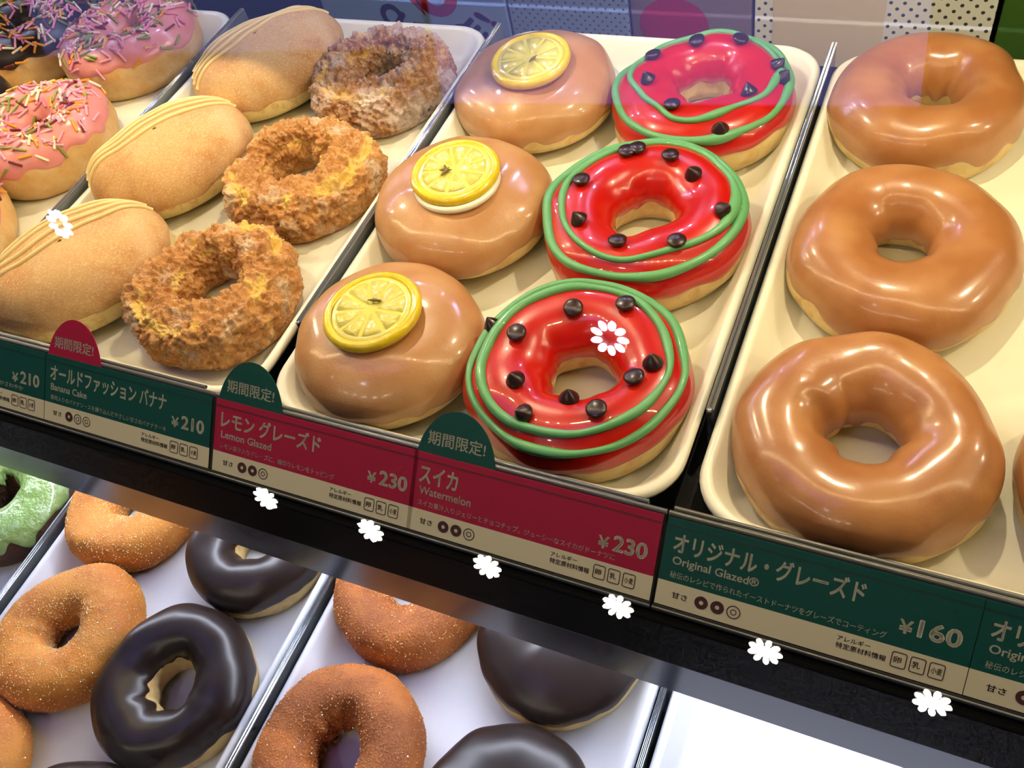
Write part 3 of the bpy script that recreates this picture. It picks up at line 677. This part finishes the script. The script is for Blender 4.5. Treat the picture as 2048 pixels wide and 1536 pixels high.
price_card(44.25 + CW + .03, 'green', 'オリジナル・グレーズド', 7.0, .84, 'Original Glazed®', 3.3, ('秘伝のレシピで作られたイーストドーナツをグレーズでコーティング', .42), 7.9, '160', 2, 'green price card reading Original Glazed, cut off by the right edge')
def holder(xa, xb, label):
    e = empty('card_holder', (xa, TB[0], TB[1]), (TH, 0, 0), label, 'card holder', 'clear card holders along the shelf front')
    L = xb - xa
    box_obj('back_plate', (0, -.12, -.16), (L, CHT + .05, -.06), M['holder'], e, .02)
    tube('top_bead', [(0, CHT + .10, -.14), (L, CHT + .10, -.14)], .11, M['holder_edge'], e)
    tube('top_bead', [(0.15, CHT + .28, -.26), (L - .8, CHT + .28, -.26)], .10, M['holder_edge'], e)
    box_obj('bottom_channel', (0, -.28, -.16), (L, -.04, .10), M['holder'], e, .03)
    tube('channel_rim', [(0, -.16, .11), (L, -.16, .11)], .05, M['holder_edge'], e)
holder(x0 - CW - .2, x0 + CW + .12, 'clear holder carrying the banana price card')
holder(22.03, 44.12, 'clear holder carrying both red price cards')
holder(44.2, 66.8, 'clear holder carrying the Original Glazed price cards')

# ------------------------------------------------------------------ cartons and bags behind the trays (standing on the back counter)
BZ, BY = -12.0, 36.0
def at36(x, z):  # carton coordinates measured at y = 33 carried back to y = 36
    k = (BY + 22.46) / (33 + 22.46); return 50.758 + (x - 50.758) * k, 35.877 + (z - 35.877) * k
def carton(name, xa, xb, h, mat, label, cat, depth=9.0, dy=0.0, lid=None):
    a, b = at36(xa, 0)[0], at36(xb, 0)[0]
    e = empty(name, ((a + b) / 2, BY + dy, BZ), label=label, cat=cat)
    hw_ = (b - a) / 2
    box_obj('body', (-hw_, 0, 0), (hw_, depth, h), mat, e, .12)
    box_obj('flap', (-hw_ + .1, .1, h), (hw_ - .1, depth * .55, h + .15), lid or mat, e, .04)
    return e, a, b
white_card = pmat('white_carton_blue_light', (140, 168, 226), 0.55)  # white carton; the blue light falling on it is put into its colour
dred = pmat('print_dark_red', (150, 22, 22), 0.5)
dotcard = dots_mat('polka_white_carton', (214, 212, 206), (52, 60, 58), 0.85, 0.12)
e, a, b = carton('choice_carton', 3.0, 19.7, 22, white_card, 'white carton with blue light in its colour, printed with a dark red logo and CHOICE!', 'carton')
cx = (a + b) / 2
# lettering CHOICE! on an arc, ring logo with a swoosh above it
LX, LZc = at36(13.6, -0.1); rad_ = 5.0
for k, ch in enumerate('CHOICE!'):
    ang = math.radians(-152 + 124 * k / 6)
    me = text_mesh(ch, 1.0, .05); n = len(me.vertices); co = np.empty(n * 3); me.vertices.foreach_get('co', co); co = co.reshape(-1, 3)
    mid = (co.min(0) + co.max(0)) / 2; co = (co - mid) * 2.7
    rot = ang + PI / 2; px = LX + rad_ * math.cos(ang) - cx; pz = LZc + 1.0 + rad_ * .72 * math.sin(ang) - BZ
    X = px + co[:, 0] * math.cos(rot) - co[:, 1] * math.sin(rot); Z = pz + co[:, 0] * math.sin(rot) + co[:, 1] * math.cos(rot)
    co = np.stack([X, np.full(n, -.03), Z], -1)
    me.vertices.foreach_set('co', (co * S).ravel()); me.materials.clear(); me.materials.append(dred); me.name = 'lettering'; me.update()
    link(bpy.data.objects.new('lettering', me), e)
n = 36; px, pz = LX + .3 - cx, LZc + 1.3 - BZ
V = [(px + r * math.cos(2 * PI * k / n), -.03, pz + r * math.sin(2 * PI * k / n)) for r in (2.0, 1.0) for k in range(n)]
mesh_obj('logo_ring', V, [(k, (k + 1) % n, n + (k + 1) % n, n + k) for k in range(n)], dred, e, False)
sw = [(-3.4, .6), (-2.4, 1.0), (-1.6, .2), (-1.0, -1.1), (-.7, -2.2), (-1.4, -1.4), (-2.2, -.4), (-3.0, .2)]
mesh_obj('logo_swoosh', [(px + q[0] - .6, -.03, pz + q[1] + .2) for q in sw], [tuple(range(len(sw)))], dred, e, False)
carton('polka_carton', 19.9, 29.2, 20, dots_mat('polka_blue_light_carton', (140, 164, 216), (70, 78, 92), 0.7, 0.09), 'polka dot carton with blue light in its colour, beside the lettered carton', 'carton')  # base colour carries the blue cast of the light
e, a, b = carton('mauve_carton', 29.4, 37.8, 20, pmat('mauve_carton', (120, 106, 116), .5), 'dull mauve carton with a dark red round print', 'carton')
ring_flat_pts = [(-1.2 + 2.6 * math.cos(q), -.03, BZ * 0 + 9.6 + 2.2 * math.sin(q)) for q in np.linspace(0, 2 * PI, 32, endpoint=False)]
mesh_obj('round_print', ring_flat_pts, [tuple(range(32))], pmat('print_magenta', (150, 26, 60), .5), e, False)
e, a, b = carton('polka_bag', 38.0, 52.3, 24, dotcard, 'pale paper bag with dark polka dots behind the glazed doughnuts', 'bag', lid=dotcard)
box_obj('panel', (-(b - a) / 2 + 1.3, -.06, 0.5), (1.0, -.01, 23.5), pmat('beige_panel', (206, 190, 158), .5), e)
carton('green_carton', 52.6, 64.0, 20, pmat('dark_green_carton', (58, 92, 30), .5), 'dark green carton at the top right corner', 'carton')
carton('navy_carton', -10.5, 2.8, 20, pmat('navy_carton', (40, 52, 96), .5), 'navy blue carton behind the banana buns', 'carton')
carton('beige_polka_carton', -36.0, -10.8, 20, dots_mat('polka_beige_carton', (206, 192, 168), (48, 44, 44), 1.0, 0.16), 'beige polka dot carton behind the sprinkled doughnuts', 'carton')
